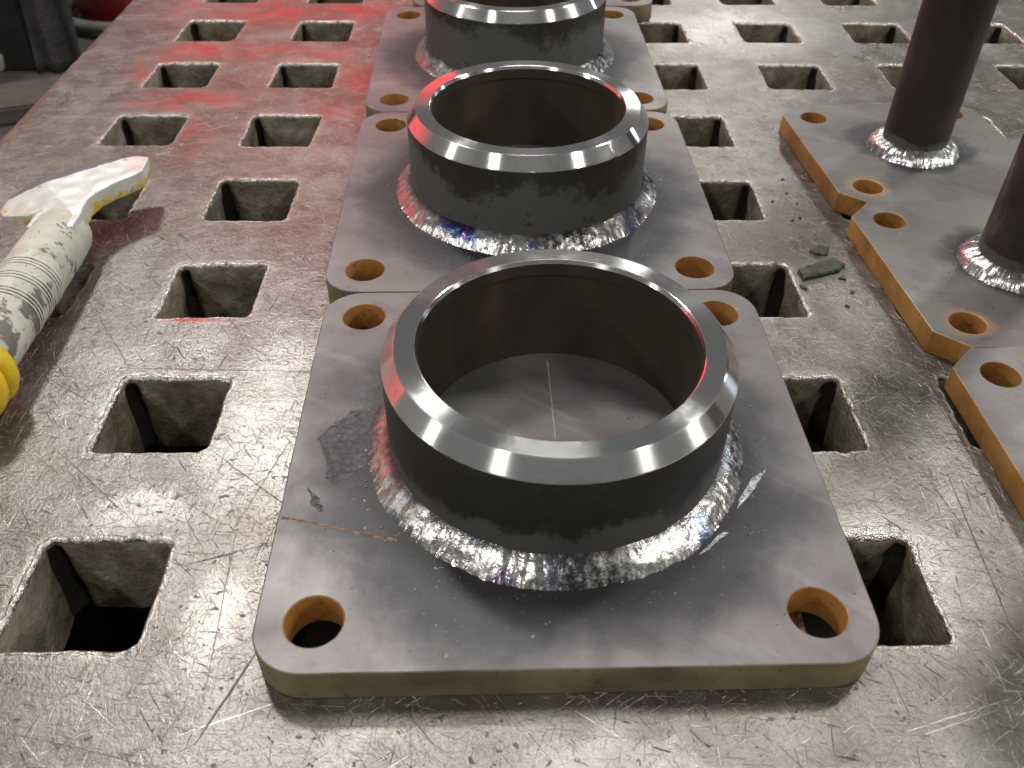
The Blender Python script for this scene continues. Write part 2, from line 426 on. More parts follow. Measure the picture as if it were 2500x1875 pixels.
def build_table():
    V, F, MI, LIP, NOT = [], [], [], [], []
    idx = {}
    def vert(x, y, z, lip=0.0, notch=0.0, key=None):
        if key is not None and key in idx: return idx[key]
        V.append((x, y, z)); LIP.append(lip); NOT.append(notch)
        if key is not None: idx[key] = len(V)-1
        return len(V)-1
    n = 20
    for i in range(I0, I1+1):
        for j in range(J0, J1+1):
            near = (j >= -1 and i <= 6)
            cx, cy = OX + i*GX, OY + j*GY
            def cell(t_side, k, z, tag_):
                a = [(-.5, -.5), (.5, -.5), (.5, .5), (-.5, .5)]
                p, q = a[t_side], a[(t_side+1) % 4]
                x = cx + GX*(p[0] + (q[0]-p[0])*k/n); y = cy + GY*(p[1] + (q[1]-p[1])*k/n)
                return vert(x, y, z, key=(round(x*1e6), round(y*1e6), tag_))
            ol = hole_outline(i, j, n)
            N = 4*n
            rings = []
            rings.append([cell(q//n, q % n, 0.0, 't') for q in range(N)])
            for (off, z, lip, jit) in ((.0075, 0.0, 0.0, .0004), (.0028, -.00003, .22, .0010), (.0014, -.0003, .95, .0006), (.0005, -.0010, 1.0, .00045),
                                       (-.0002, -.0024, .9, .0005), (-.0003, -.0045, .25, .0005), (-.0002, -.009, 0, .0006), (.0002, -.016, 0, .0009),
                                       (.0006, -.026, 0, .0010), (.001, -.040, 0, .0012), (.0016, -TH, 0, .0010)):
                ring = []
                for q in range(N):
                    px, py, hx, hy = ol[q]
                    # outward direction by side
                    s = q//n; t = (q % n)/n
                    nx, ny = [(0, -1), (1, 0), (0, 1), (-1, 0)][s]
                    if (q % n) == 0:
                        mx, my = [(-1, -1), (1, -1), (1, 1), (-1, 1)][s]; nx, ny = mx*.75, my*.75
                    w = nz(px*1.0+z*.6, py, z, 320)*1.1 + nz(px, py, z*.7, 120)*1.8 + max(0, nz(px, py, 3, 75)-.32)*6*(1 if z > -.006 else .3)
                    o = off + jit*w
                    nt = 0.0
                    if z < -.003:
                        # cast slot in the two back corners
                        dbl = math.hypot(px - (hx - HW), py - (hy + HD)); dbr = math.hypot(px - (hx + HW), py - (hy + HD))
                        db = dbr if hx > .0 else dbl
                        db2 = min(dbl, dbr)
                        kk = max(0, 1 - db/(.0062 + .002*nz(hx, hy, z*9, 40)))
                        if s in (1, 3) or (q % n) == 0 or s == 2:
                            o += .0032*min(1, kk*2.2)*(1 if z < -.006 else .2)*(1 + .8*nz(px, py, z*3, 150))
                            nt = min(1, kk*2.0)
                    ring.append(vert(px + nx*o, py + ny*o, z + (0 if z == 0 else jit*.35*nz(px, py, z+.5, 420)), lip, nt))
                rings.append(ring)
            rings.append([cell(q//n, q % n, -TH, 'b') for q in range(N)])
            for r in range(len(rings)-1):
                A, B = rings[r], rings[r+1]
                for q in range(N):
                    q2 = (q+1) % N
                    F.append((A[q], A[q2], B[q2], B[q])); MI.append(0 if r < 5 else 1)
    # margin strip on the left and the rounded outer edge
    x0 = OX + (I0-.5)*GX
    ys = [OY + (J0-.5)*GY + k*GY/n for k in range((J1-J0+1)*n + 1)]
    prof = [(x0, 0, 0), (XL+.012, 0, 0), (XL+.0065, 0, .1), (XL+.0032, -.0011, .5), (XL+.001, -.0033, .5), (XL, -.0068, 0), (XL, -TH, 0)]
    prev = None
    for y in ys:
        row = []
        for k, (x, z, lp) in enumerate(prof):
            if k == 0: row.append(vert(x, y, z, key=(round(x*1e6), round(y*1e6), 't')))
            else:
                jx = .0006*nz(x, y, z, 120) if k > 1 else 0
                row.append(vert(x + jx, y, z, lp))
        if prev:
            for k in range(len(prof)-1): F.append((prev[k], prev[k+1], row[k+1], row[k])); MI.append(0)
        prev = row
    m = mesh_from("welding_table", V, F)
    for nm, dat in (('lip', LIP), ('notch', NOT)):
        a = m.attributes.new(nm, 'FLOAT', 'POINT'); a.data.foreach_set('value', dat)
    m.polygons.foreach_set('material_index', MI)
    bm = bmesh.new(); bm.from_mesh(m); bmesh.ops.recalc_face_normals(bm, faces=bm.faces); bm.to_mesh(m); bm.free()
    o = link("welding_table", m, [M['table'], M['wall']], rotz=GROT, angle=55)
    tag(o, "scratched cast iron welding table full of square holes, carrying all the plates", "welding table")
    return o
table = build_table()
M_blackout = mat_simple("blackout_panel_black", (.012, .011, .010), (.028, .025, .022), 14, .6)
_x1 = OX + (I1+.5)*GX - .02; _y0 = OY + (J0-.5)*GY + .02; _y1 = OY + (J1+.5)*GY - .02
def blackout_panel(x0, x1, y0, y1, z0, z1):  # unseen box added under the table to keep its holes dark
    V = [(x, y, z) for z in (z0, z1) for (x, y) in ((x0, y0), (x1, y0), (x1, y1), (x0, y1))]
    F = [(3, 2, 1, 0), (4, 5, 6, 7), (0, 1, 5, 4), (1, 2, 6, 5), (2, 3, 7, 6), (3, 0, 4, 7)]
    link("blackout_panel", mesh_from("blackout_panel", V, F), [M_blackout], table, smooth=False)
blackout_panel(XL+.03, XL+.045, _y0, _y1, -.72, -TH-.001)
blackout_panel(_x1-.015, _x1, _y0, _y1, -.72, -TH-.001)
blackout_panel(XL+.0455, _x1-.0155, _y0, _y0+.015, -.72, -TH-.001)
blackout_panel(XL+.0455, _x1-.0155, _y1-.015, _y1, -.72, -TH-.001)
blackout_panel(XL+.03, _x1, _y0, _y1, -.74, -.7205)
def to_local(x, y):
    c, s = math.cos(GROT), math.sin(GROT)
    return (c*x + s*y, -s*x + c*y)
def in_hole(lx, ly, mrg=.004):
    i = round((lx-OX)/GX); j = round((ly-OY)/GY)
    return abs(lx-OX-i*GX) < HW+mrg and abs(ly-OY-j*GY) < HD+mrg

def scratches(name, count, seed, mat, wr, lr, z, known=(), parent=table):
    rs = random.Random(seed); V, F = [], []
    def strip(pts, w):
        run = []
        def flush():
            nonlocal run
            if len(run) > 1:
                b0 = len(V); L = len(run)
                for k, (x, y) in enumerate(run):
                    x2, y2 = run[min(k+1, L-1)]; x1, y1 = run[max(k-1, 0)]
                    dx, dy = x2-x1, y2-y1; d = math.hypot(dx, dy) or 1
                    ww = w*(.25 + .75*math.sin(math.pi*(k+.35)/(L-.3)))*rs.uniform(.55, 1.15)*.5
                    V.append((x - dy/d*ww, y + dx/d*ww, z)); V.append((x + dy/d*ww, y - dx/d*ww, z))
                for k in range(L-1): F.append((b0+2*k, b0+2*k+1, b0+2*k+3, b0+2*k+2))
            run = []
        for p in pts:
            if in_hole(*p) or p[0] < XL+.012: flush()
            else: run.append(p)
        flush()
    for _ in range(count):
        x, y = rs.uniform(-.42, .55), rs.uniform(-.2, .75)
        if rs.random() < .55: y = rs.uniform(-.2, .25)
        a = rs.choice([rs.gauss(0, .12), rs.gauss(1.5, .2), rs.gauss(.65, .25), rs.gauss(-.6, .3), rs.uniform(0, 3.14)])
        L = min(.16, rs.expovariate(1/lr)+.003)
        k = max(3, min(14, int(L/.004))); cv = rs.gauss(0, 2.5)
        pts = []
        for q in range(k):
            t = q/(k-1)*L; aa = a + cv*t
            pts.append((x + math.cos(aa)*t, y + math.sin(aa)*t))
        strip(pts, rs.uniform(*wr))
    for (p, q, w) in known:
        p, q = to_local(*p), to_local(*q); L = math.hypot(q[0]-p[0], q[1]-p[1]); k = max(4, int(L/.004))
        strip([(p[0]+(q[0]-p[0])*t/(k-1) + .0003*nz(p[0], t*.3), p[1]+(q[1]-p[1])*t/(k-1) + .0004*nz(p[1]+3, t*.3)) for t in range(k)], w)
    m = mesh_from(name, V, F)
    o = link(name, m, mat, parent, smooth=False); o['kind'] = 'stuff'
    return o
M['scr_dark'] = mat_simple("grimy_scratch", (.085, .072, .06), (.17, .15, .125), 200, .6, .5)
M['scr_bright'] = mat_simple("fresh_bright_scratch", (.34, .33, .31), (.55, .54, .51), 300, .30, 1.0)
KD = [((-.24, .0806), (-.1282, .0753), .0006), ((-.2793, .142), (-.2354, .0784), .0007), ((-.2373, .1437), (-.2257, .1267), .0005),
      ((-.1456, -.1461), (-.1205, -.0836), .0013), ((-.1461, -.1367), (-.1521, -.0273), .0005), ((-.2597, .0191), (-.1645, -.0679), .0006),
      ((-.2819, .0732), (-.2326, .0397), .0006), ((-.1926, .0282), (-.1248, -.0308), .0006), ((-.1548, -.0457), (-.1338, .0271), .0006),
      ((-.2623, -.0394), (-.1676, -.0549), .0004), ((.2013, -.0064), (.1917, -.1154), .0008), ((.1883, -.0029), (.1966, -.057), .0006),
      ((-.2373, .1437), (-.2357, .10), .0005), ((-.17, -.06), (-.132, -.048), .0006)]
KB = [((.02, -.1479), (-.0094, -.1279), .0006), ((.1839, -.1321), (.1308, -.1467), .0008), ((.186, -.134), (.134, -.149), .0006),
      ((.0951, .0336), (.1324, .0404), .0006), ((-.2623, -.0394), (-.1676, -.0549), .0006), ((-.171, .1211), (-.1322, .1251), .0007),
      ((-.1081, -.1257), (-.1536, -.1422), .0006)]
scratches("scratch_marks", 1900, 3, M['scr_dark'], (.00015, .00050), .0048, .00009, KD)
scratches("scratch_marks", 260, 11, M['scr_dark'], (.00012, .00035), .035, .00010)
scratches("scratch_marks", 420, 4, M['scr_bright'], (.00010, .0003), .009, .00006, KB)

# ------------------------------------------------------------------ plates, pipes, welds
def plate_mesh(name, outline, holes, hr, t, bev=.0007):
    cu = bpy.data.curves.new(name, 'CURVE'); cu.dimensions = '2D'; cu.fill_mode = 'BOTH'
    cu.extrude = t/2 - bev; cu.bevel_depth = bev; cu.bevel_resolution = 2
    def spl(pts):
        s = cu.splines.new('POLY'); s.points.add(len(pts)-1)
        for p, q in zip(s.points, pts): p.co = (q[0], q[1], 0, 1)
        s.use_cyclic_u = True
    spl(outline)
    for k, (x, y) in enumerate(holes):
        spl([(x + (hr+bev)*math.cos(a*2*math.pi/56)*(1+.008*nz(k*3.1, a*.35)), y + (hr+bev)*math.sin(a*2*math.pi/56)*(1+.008*nz(k*7.1, a*.3))) for a in range(56)])
    o = bpy.data.objects.new("tmp", cu); COL.objects.link(o)
    dg = bpy.context.evaluated_depsgraph_get(); m = bpy.data.meshes.new_from_object(o.evaluated_get(dg))
    bpy.data.objects.remove(o); m.name = name
    m.transform(Matrix.Translation((0, 0, t/2)))
    m.materials.clear()
    for p in m.polygons:
        r_out = True
        if abs(p.normal.z) < .75:
            c = p.center
            p.material_index = 2 if any(math.hypot(c.x-x, c.y-y) < hr*1.25 for x, y in holes) else 1
        else: p.material_index = 0
    return m
def round_rect(h, r, n=10):
    pts = []
    for cx, cy, a0 in ((h-r, h-r, 0), (-(h-r), h-r, 90), (-(h-r), -(h-r), 180), (h-r, -(h-r), 270)):
        for k in range(n+1):
            a = R(a0 + 90*k/n); pts.append((cx + r*math.cos(a), cy + r*math.sin(a)))
    # subdivide straight sides with tiny flame-cut wander
    out = []
    for k, p in enumerate(pts):
        q = pts[(k+1) % len(pts)]; L = math.hypot(q[0]-p[0], q[1]-p[1]); s = max(1, int(L/.006))
        for t in range(s):
            x, y = p[0]+(q[0]-p[0])*t/s, p[1]+(q[1]-p[1])*t/s
            out.append((x + .00025*nz(x, y, 1, 60), y + .00025*nz(x, y, 5, 60)))
    return out
def lathe(name, prof, seg, cx=0, cy=0, closed=False):
    V, F = [], []
    n = len(prof)
    for s in range(seg):
        a = 2*math.pi*s/seg; c, d = math.cos(a), math.sin(a)
        for (r, z) in prof: V.append((cx + r*c, cy + r*d, z))
    for s in range(seg):
        s2 = (s+1) % seg
        for k in range(n if closed else n-1):
            k2 = (k+1) % n
            F.append((s*n+k, s2*n+k, s2*n+k2, s*n+k2))
    m = mesh_from(name, V, F)
    bm = bmesh.new(); bm.from_mesh(m); bmesh.ops.recalc_face_normals(bm, faces=bm.faces); bm.to_mesh(m); bm.free()
    return m
def weld_mesh(name, rp, z0, leg_r, leg_h, seg, n, pitch, seed=0.0, bulge=.07):
    V, F = [], []
    nr = round(2*math.pi*rp/pitch)
    for s in range(seg):
        a = 2*math.pi*s/seg; c, d = math.cos(a), math.sin(a)
        v1 = mnoise.noise(Vector((c*2.2+seed, d*2.2, seed))); v2 = mnoise.noise(Vector((c*7+seed, d*7, 3+seed))); v3 = mnoise.noise(Vector((c*26, d*26, 9+seed)))
        lr = leg_r*(1 + .10*v1 + .09*v2 + .010*v3); toe = leg_r*.09*mnoise.noise(Vector((c*rp*700, d*rp*700, seed))); lh = leg_h*(1 + .10*v2 - .06*v1 + .010*v3)
        for k in range(n):
            t = k/(n-1)
            r = rp - .0006 + (lr+.0006+toe*(1-t)**5)*(1-t); z = z0 - .0004 + (lh+.0004)*t
            # ripples: crescents across the bead
            ph = a*nr + 5.5*(t-.45)**2 + 1.3*v2 + .9*mnoise.noise(Vector((c*40, d*40, t*2+seed)))
            rp_ = (abs(math.sin(ph*.5)))**.7
            lump = mnoise.noise(Vector((c*rp*380+seed, d*rp*380, t*6))) + .6*mnoise.noise(Vector((c*rp*900+seed, d*rp*900, t*13)))
            bb = math.sin(math.pi*t)
            h = bb*(leg_r*bulge + (.00016*lump + .0002*v3) + .0006*mnoise.noise(Vector((c*rp*160+seed, d*rp*160, t*2.5))))
            nx, nzv = leg_h/math.hypot(leg_r, leg_h), leg_r/math.hypot(leg_r, leg_h)
            r += h*nx; z += h*nzv
            V.append((r*c, r*d, z))
    for s in range(seg):
        s2 = (s+1) % seg
        for k in range(n-1): F.append((s*n+k, s2*n+k, s2*n+k+1, s*n+k+1))
    m = mesh_from(name, V, F)
    bm = bmesh.new(); bm.from_mesh(m); bmesh.ops.recalc_face_normals(bm, faces=bm.faces); bm.to_mesh(m); bm.free()
    return m
def spatter_mesh(name, r0, r1, z, count, seed, half, smin=.0002, smax=.0007):
    rs = random.Random(seed); V, F = [], []
    for _ in range(count):
        a = rs.uniform(0, 6.283); r = r0 + (r1-r0)*rs.random()**2.2
        x, y = r*math.cos(a), r*math.sin(a)
        if max(abs(x), abs(y)) > half: continue
        s = rs.uniform(smin, smax)*rs.choice([1, 1, .7]); b0 = len(V)
        V.append((x, y, z + s*.8))
        for ring, (rr, zz) in enumerate(((.8, .5), (1.0, -.05))):
            for k in range(6):
                q = k*math.pi/3 + ring*.5; V.append((x + s*rr*math.cos(q), y + s*rr*math.sin(q), z + s*zz))
        for k in range(6):
            k2 = (k+1) % 6
            F.append((b0, b0+1+k, b0+1+k2)); F.append((b0+1+k, b0+7+k, b0+7+k2, b0+1+k2))
    return mesh_from(name, V, F)
def decal(name, pts, z, mat, parent, jag=.0006, step=.0016, seed=0, unique=True):
    """thin patch with a ragged outline lying just proud of a surface"""
    P = []
    for k, p in enumerate(pts):
        q = pts[(k+1) % len(pts)]; L = math.hypot(q[0]-p[0], q[1]-p[1]); s = max(1, int(L/step))
        for t in range(s):
            x, y = p[0]+(q[0]-p[0])*t/s, p[1]+(q[1]-p[1])*t/s
            P.append((x + jag*nz(x, y, seed, 700), y + jag*nz(x, y, seed+9, 700), z))
    bm = bmesh.new(); vs = [bm.verts.new(p) for p in P]
    f = bm.faces.new(vs); f.normal_update()
    if f.normal.z < 0: f.normal_flip()
    bmesh.ops.triangulate(bm, faces=[f])
    m = bpy.data.meshes.new(name); bm.to_mesh(m); bm.free()
    o = link(name, m, mat, parent, smooth=False)
    if unique: o['unique'] = 1
    return o

T1 = .018
HS = .1036
big_outline = round_rect(.127, .021)
big_holes = [(sx*HS, sy*HS) for sx in (-1, 1) for sy in (-1, 1)]
flange = thing("flanged_pipe_stub", "front square steel plate under a bright polished pipe ring, white chalk cross inside it", "pipe flange", (0, 0, 0), 0, "pipe rings on square plates in a row")
link("base_plate", plate_mesh("base_plate", big_outline, big_holes, .0121, T1), [M['scale_big'], M['edge_olive'], M['edge_rust']], flange, angle=35)
R0, ZR, R1_, ZT, R2_ = .0816, .0720, .07536, .07989, .0660
QX, QY = .0012, .0018
pm = lathe("pipe_ring", [(R0, T1+.0004), (R0, .03), (R0, .045), (R0, .06), (R0, ZR-.0006)], 200)
pin = lathe("pipe_bore", [(R2_-.0012, ZT-.0022), (R2_-.0012, ZT-.009), (R2_-.0003, ZT-.0098), (R2_-.0003, .045), (R2_-.0003, T1+.0004)], 200)
pipe = link("pipe_ring", pm, [M['pipe_out']], flange, (QX, QY, 0))
link("bore", pin, [M['pipe_in']], pipe)
rim = lathe("machined_rim", [(R0, ZR-.0006), (R0-.0002, ZR), (R1_+.00035, ZT-.00035), (R1_-.0002, ZT), (R2_+.0002, ZT), (R2_-.0003, ZT-.0003), (R2_-.0012, ZT-.0022)], 256)
link("machined_rim", rim, [M['machined']], pipe, angle=12)
link("weld_bead", weld_mesh("weld_bead", R0, T1, .0112, .0105, 1100, 15, .0021), [M['weld_big']], flange, (QX, QY, 0), angle=80)
M['spatter'] = mat_simple("spatter_beads", (.03, .03, .03), (.32, .31, .30), 900, .35, .8)
sp = link("weld_spatter", spatter_mesh("weld_spatter", .094, .155, T1, 150, 5, .124), [M['spatter']], flange); sp['kind'] = 'stuff'

flange2 = dup_tree(flange, (-.00432, .25596, 0), -.002, "square steel plate and its whole pipe ring, directly behind the chalk-marked front one")
flange3 = dup_tree(flange, (-.00537, .51316, 0), .002, "square plate whose pipe ring is cut by the picture's top edge")
flange4 = dup_tree(flange, (.0195, .7715, 0), 0.0, "farthest square plate, only its rounded orange corner showing right of the topmost ring")
M['pipe_out2'] = mat_pipe_outer("brushed_mill_scale_pipe", .026, .062, .62)
pm2 = pm.copy(); pm2.materials[0] = M['pipe_out2']
for o in (flange2, flange3):
    for ch in o.children:
        if ch.name.startswith("pipe_ring"): ch.data = pm2
for o, a in ((flange2, 1.1), (flange3, 2.6), (flange4, 4.0)):
    for ch in o.children:
        if ch.name.startswith(("weld_bead",)): ch.rotation_euler = (0, 0, .5*a - .4)

# marks on the nearest plate
M['ground'] = mat_simple("ground_bare_steel", (.055, .055, .06), (.125, .125, .132), 300, .33, .8, .7, .0008, lo=.38, hi=.72)
M['gouge'] = mat_simple("bright_gouge", (.16, .165, .18), (.55, .56, .58), 500, .30, 1.0, .6, .0006)
M['chalk'] = mat_simple("soapstone_line", (.19, .178, .182), (.36, .35, .35), 900, .8, 0.0)
M['rust_line'] = mat_simple("thin_rust", (.10, .06, .035), (.30, .19, .10), 260, .7, 0.0)
zd = T1 + .00006
decal("grinding_mark", [(-.1165, .0021), (-.1123, .0104), (-.1043, .0184), (-.1021, .0234), (-.0905, .0215), (-.0920, .0068), (-.0925, -.005), (-.0905, -.0163), (-.0974, -.0241), (-.1052, -.029), (-.1089, -.0246), (-.1097, -.0144), (-.1137, -.0045)], zd, M['ground'], flange, .0011)
decal("grinding_mark", [(-.1167, -.0301), (-.1122, -.0344), (-.1072, -.0447), (-.1087, -.0453), (-.1139, -.0405)], zd, M['ground'], flange, .0012)
decal("gouge_mark", [(.1017, -.0227), (.0935, -.0287), (.0841, -.0425), (.0825, -.0472), (.0914, -.0378), (.1002, -.0252)], zd, M['gouge'], flange, .0007)
decal("gouge_mark", [(.0757, -.0608), (.0714, -.0617), (.0592, -.074), (.0645, -.0707)], zd, M['gouge'], flange, .0007)
for (a, c, w) in (((.001, .0616), (.0016, -.0006), .0008), ((-.046, .0311), (-.020, .0296), .00022), ((.0021, .025), (.020, .0253), .00025), ((.0230, .0253), (.034, .0256), .0003), ((.038, .0256), (.0500, .0258), .0003)):
    dx, dy = c[0]-a[0], c[1]-a[1]; L = math.hypot(dx, dy); ux, uy = -dy/L*w/2, dx/L*w/2
    decal("chalk_line", [(a[0]+ux, a[1]+uy), (c[0]+ux, c[1]+uy), (c[0]-ux, c[1]-uy), (a[0]-ux, a[1]-uy)], zd, M['chalk'], flange, .0003)
rl = [(-.1262, -.0482), (-.1124, -.0511), (-.0968, -.0559), (-.0815, -.0607), (-.072, -.0626)]
decal("rust_streak", [(x, y+.0007+.0006*nz(x, y, 0, 90)) for x, y in rl] + [(x, y-.0008) for x, y in reversed(rl)], zd, M['rust_line'], flange, .0008)

# ------------------------------------------------------------------ chamfered plates with upright tubes (right row)
T2, H2, CH = .015, .0822, .0175
oct_ = [(-H2+CH, -H2), (H2-CH, -H2), (H2, -H2+CH), (H2, H2-CH), (H2-CH, H2), (-H2+CH, H2), (-H2, H2-CH), (-H2, -H2+CH)]
oct2 = []
for k, p in enumerate(oct_):
    q = oct_[(k+1) % 8]; L = math.hypot(q[0]-p[0], q[1]-p[1]); s = max(1, int(L/.006))
    for t in range(s):
        x, y = p[0]+(q[0]-p[0])*t/s, p[1]+(q[1]-p[1])*t/s
        oct2.append((x + .0002*nz(x, y, 1, 60), y + .0002*nz(x, y, 5, 60)))
HB = .0585
holes2 = [(sx*HB, sy*HB) for sx in (-1, 1) for sy in (-1, 1)]
M['scale_small'] = mat_scale("mill_scale_small_plate", .0345, [(-HB, -HB)])
M['pipe_small'] = mat_pipe_outer("dark_primed_tube", T2+.009, .012, .5, (1.15, .92, .98))
M['weld_small'] = mat_weld("weld_metal_bright", .35)
posts = thing("post_base", "chamfered steel plate farthest back on the right, with a whole dark upright tube in view", "post base", (.301, .321, 0), .057, "tubes on chamfered plates at the right")
link("base_plate", plate_mesh("post_plate", oct2, holes2, .0105, T2), [M['scale_small'], M['edge_rust'], M['edge_rust']], posts, angle=35)
RT, HT = .0241, .24
tube = link("upright_tube", lathe("upright_tube", [(RT, T2+.0003), (RT, .03), (RT, HT*.5), (RT, HT-.0006), (RT-.0006, HT), (RT-.0032, HT), (RT-.0038, HT-.0006), (RT-.0038, .05), (RT-.0038, T2+.0004)], 96), [M['pipe_small']], posts)
link("weld_bead", weld_mesh("weld_post", RT, T2, .0105, .0085, 520, 13, .0021, 4.0, .16), [M['weld_small']], posts, angle=80)
sp = link("weld_spatter", spatter_mesh("weld_spatter_small", .036, .072, T2, 90, 9, .078), [M['spatter']], posts); sp['kind'] = 'stuff'
dup_tree(posts, (.3065, .1568, 0), .05, "middle chamfered plate on the right, its dark tube cut by the picture's edge")
dup_tree(posts, (.3085, -.0095, 0), .004, "nearest chamfered plate on the right, only rusty edge and one hole showing")

# ------------------------------------------------------------------ chipping hammer
hm = thing("chipping_hammer", "worn hammer with dirty cream handle, white head and yellow end ring", "hammer", (-.311, .178, 0))
HX, HY = -.311, .178
def local(p, z): return (p[0]-HX, p[1]-HY, z)
def loft(V, F, secs, cap=True):
    n = len(secs[0]); b0 = len(V)
    for s in secs: V.extend(s)
    for i in range(len(secs)-1):
        for k in range(n):
            k2 = (k+1) % n
            F.append((b0+i*n+k, b0+i*n+k2, b0+(i+1)*n+k2, b0+(i+1)*n+k))
    if cap:
        F.append(tuple(b0+k for k in range(n))[::-1]); F.append(tuple(b0+(len(secs)-1)*n+k for k in range(n)))
OUTL = [(-.3520, .2085), (-.3520, .2230), (-.3420, .2400), (-.3272, .2550), (-.3012, .2700), (-.2841, .2780), (-.2778, .2795), (-.2738, .2790), (-.2712, .2553), (-.2739, .2486),
        (-.2853, .2367), (-.2921, .2251), (-.2950, .2148), (-.2946, .2050), (-.2936, .1950), (-.2930, .1800), (-.3225, .1800), (-.3225, .2041), (-.3301, .2000), (-.3483, .2035)]
bm = bmesh.new()
f0 = bm.faces.new([bm.verts.new((x-HX, y-HY, .0215)) for x, y in OUTL])
ex = bmesh.ops.extrude_face_region(bm, geom=[f0])
for v in ex['geom']:
    if isinstance(v, bmesh.types.BMVert): v.co.z = .0345
bmesh.ops.triangulate(bm, faces=bm.faces[:]); bmesh.ops.recalc_face_normals(bm, faces=bm.faces)
m = bpy.data.meshes.new("hammer_head"); bm.to_mesh(m); bm.free()
ho = bpy.data.objects.new("tmp", m); COL.objects.link(ho)
rm = ho.modifiers.new("r", 'REMESH'); rm.mode = 'VOXEL'; rm.voxel_size = .0009
sm_ = ho.modifiers.new("s", 'SMOOTH'); sm_.iterations = 7; sm_.factor = .5
m2 = bpy.data.meshes.new_from_object(ho.evaluated_get(bpy.context.evaluated_depsgraph_get()))
bpy.data.objects.remove(ho)
for v in m2.vertices:
    x, y = v.co.x + HX, v.co.y + HY
    d = (x + .3509)*-.637 + (y - .2228)*.771
    if d > 0: v.co.z -= max(0, v.co.z - .0225)*min(1, d/.014)*.07
    t = ((x + .352)*.771 + (y - .212)*.637)/.105              # along the head: both ends drawn thinner
    e = max(0, .30 - t)/.30
    if y > .198: v.co.z = .0255 + (v.co.z - .0255)*(1 - .62*e)
    e = max(0, t - .80)/.20
    v.co.z = .0265 + (v.co.z - .0265)*(1 - .35*e) if t > .8 else v.co.z
    # hollow towards the under side between head and grip
    v.co.z += .0005*nz(x, y, v.co.z, 90)
m2.name = "hammer_head"; m2.materials.clear()
M['head'] = mat_hammer_head(); M['handle'] = mat_handle()
M['yellow'] = mat_simple("yellow_rubber", (.62, .42, .01), (.80, .56, .02), 70, .38, 0, .15)
M['grime'] = mat_simple("groove_grime", (.05, .046, .035), (.30, .29, .24), 120, .6, lo=.45, hi=.6)
M['white_rib'] = mat_simple("raised_white_rib", (.55, .55, .47), (.70, .69, .62), 200, .45)
link("head", m2, [M['head']], hm, angle=60)
# handle: tapered round grip lying on the table
A3 = Vector((-.3085-HX, .2045-HY, .0195)); B3 = Vector((-.3055-HX, .046-HY, .0245)); axd = (B3-A3); LN = axd.length; axd.normalize()
e1 = Vector((1, 0, 0)); e1 = (e1 - axd*e1.dot(axd)).normalized(); e2 = axd.cross(e1)
def ring_at(d, r, n=48):
    c = A3 + axd*d; return [tuple(c + (e1*math.cos(2*math.pi*k/n) + e2*math.sin(2*math.pi*k/n))*r) for k in range(n)]
prof = [(-.0008, .006), (0, .0105), (.002, .0140), (.0055, .0163), (.010, .0176), (.02, .0182), (.045, .0184), (.08, .0184), (.12, .0182), (.150, .0182), (LN-.004, .0182)]
V, F = [], []; loft(V, F, [ring_at(d, r) for d, r in prof])
m = mesh_from("grip", V, F); bm = bmesh.new(); bm.from_mesh(m); bmesh.ops.recalc_face_normals(bm, faces=bm.faces); bm.to_mesh(m); bm.free()
grip = link("handle", m, [M['handle']], hm, angle=50)
def ring_torus(name, d, r, tr, tw, mat, parent, slant=0.0, arc=(0, 1), n=60, k=8):
    V, F = [], []
    a0, a1 = arc
    full = (a1-a0) >= .999
    for s in range(n + (0 if full else 1)):
        a = 2*math.pi*(a0 + (a1-a0)*s/n)
        dd = d + slant*math.cos(a)
        c = A3 + axd*dd; rad = e1*math.cos(a) + e2*math.sin(a)
        for q in range(k):
            b = 2*math.pi*q/k
            V.append(tuple(c + rad*(r + tr*math.cos(b)) + axd*(tw*math.sin(b))))
    N = n if full else n
    for s in range(N):
        s2 = (s+1) % n if full else s+1
        for q in range(k):
            q2 = (q+1) % k; F.append((s*k+q, s2*k+q, s2*k+q2, s*k+q2))
    m = mesh_from(name, V, F); bm = bmesh.new(); bm.from_mesh(m); bmesh.ops.recalc_face_normals(bm, faces=bm.faces); bm.to_mesh(m); bm.free()
    return link(name, m, [mat], parent, angle=60)
for g in (.068, .083, .099):
    for k in range(3): ring_torus("groove", g + .0028*k + .0014, .01805, .0005, .00055, M['grime'], grip, n=64)
    for k in range(3): ring_torus("rib", g + .0028*k, .0181, .0006, .0006, M['white_rib'], grip, n=64)
ring_torus("end_ring", LN-.0035, .0205, .0042, .0062, M['yellow'], hm, n=64, k=12)
ring_torus("end_ring", LN+.010, .0200, .0040, .0075, M['yellow'], hm, n=64, k=12)
V, F = [], []; loft(V, F, [ring_at(d, r) for d, r in ((LN-.006, .019), (LN+.012, .019), (LN+.022, .0165), (LN+.024, .012))])
link("end_cap", mesh_from("end_cap", V, F), [M['yellow']], hm, angle=50)

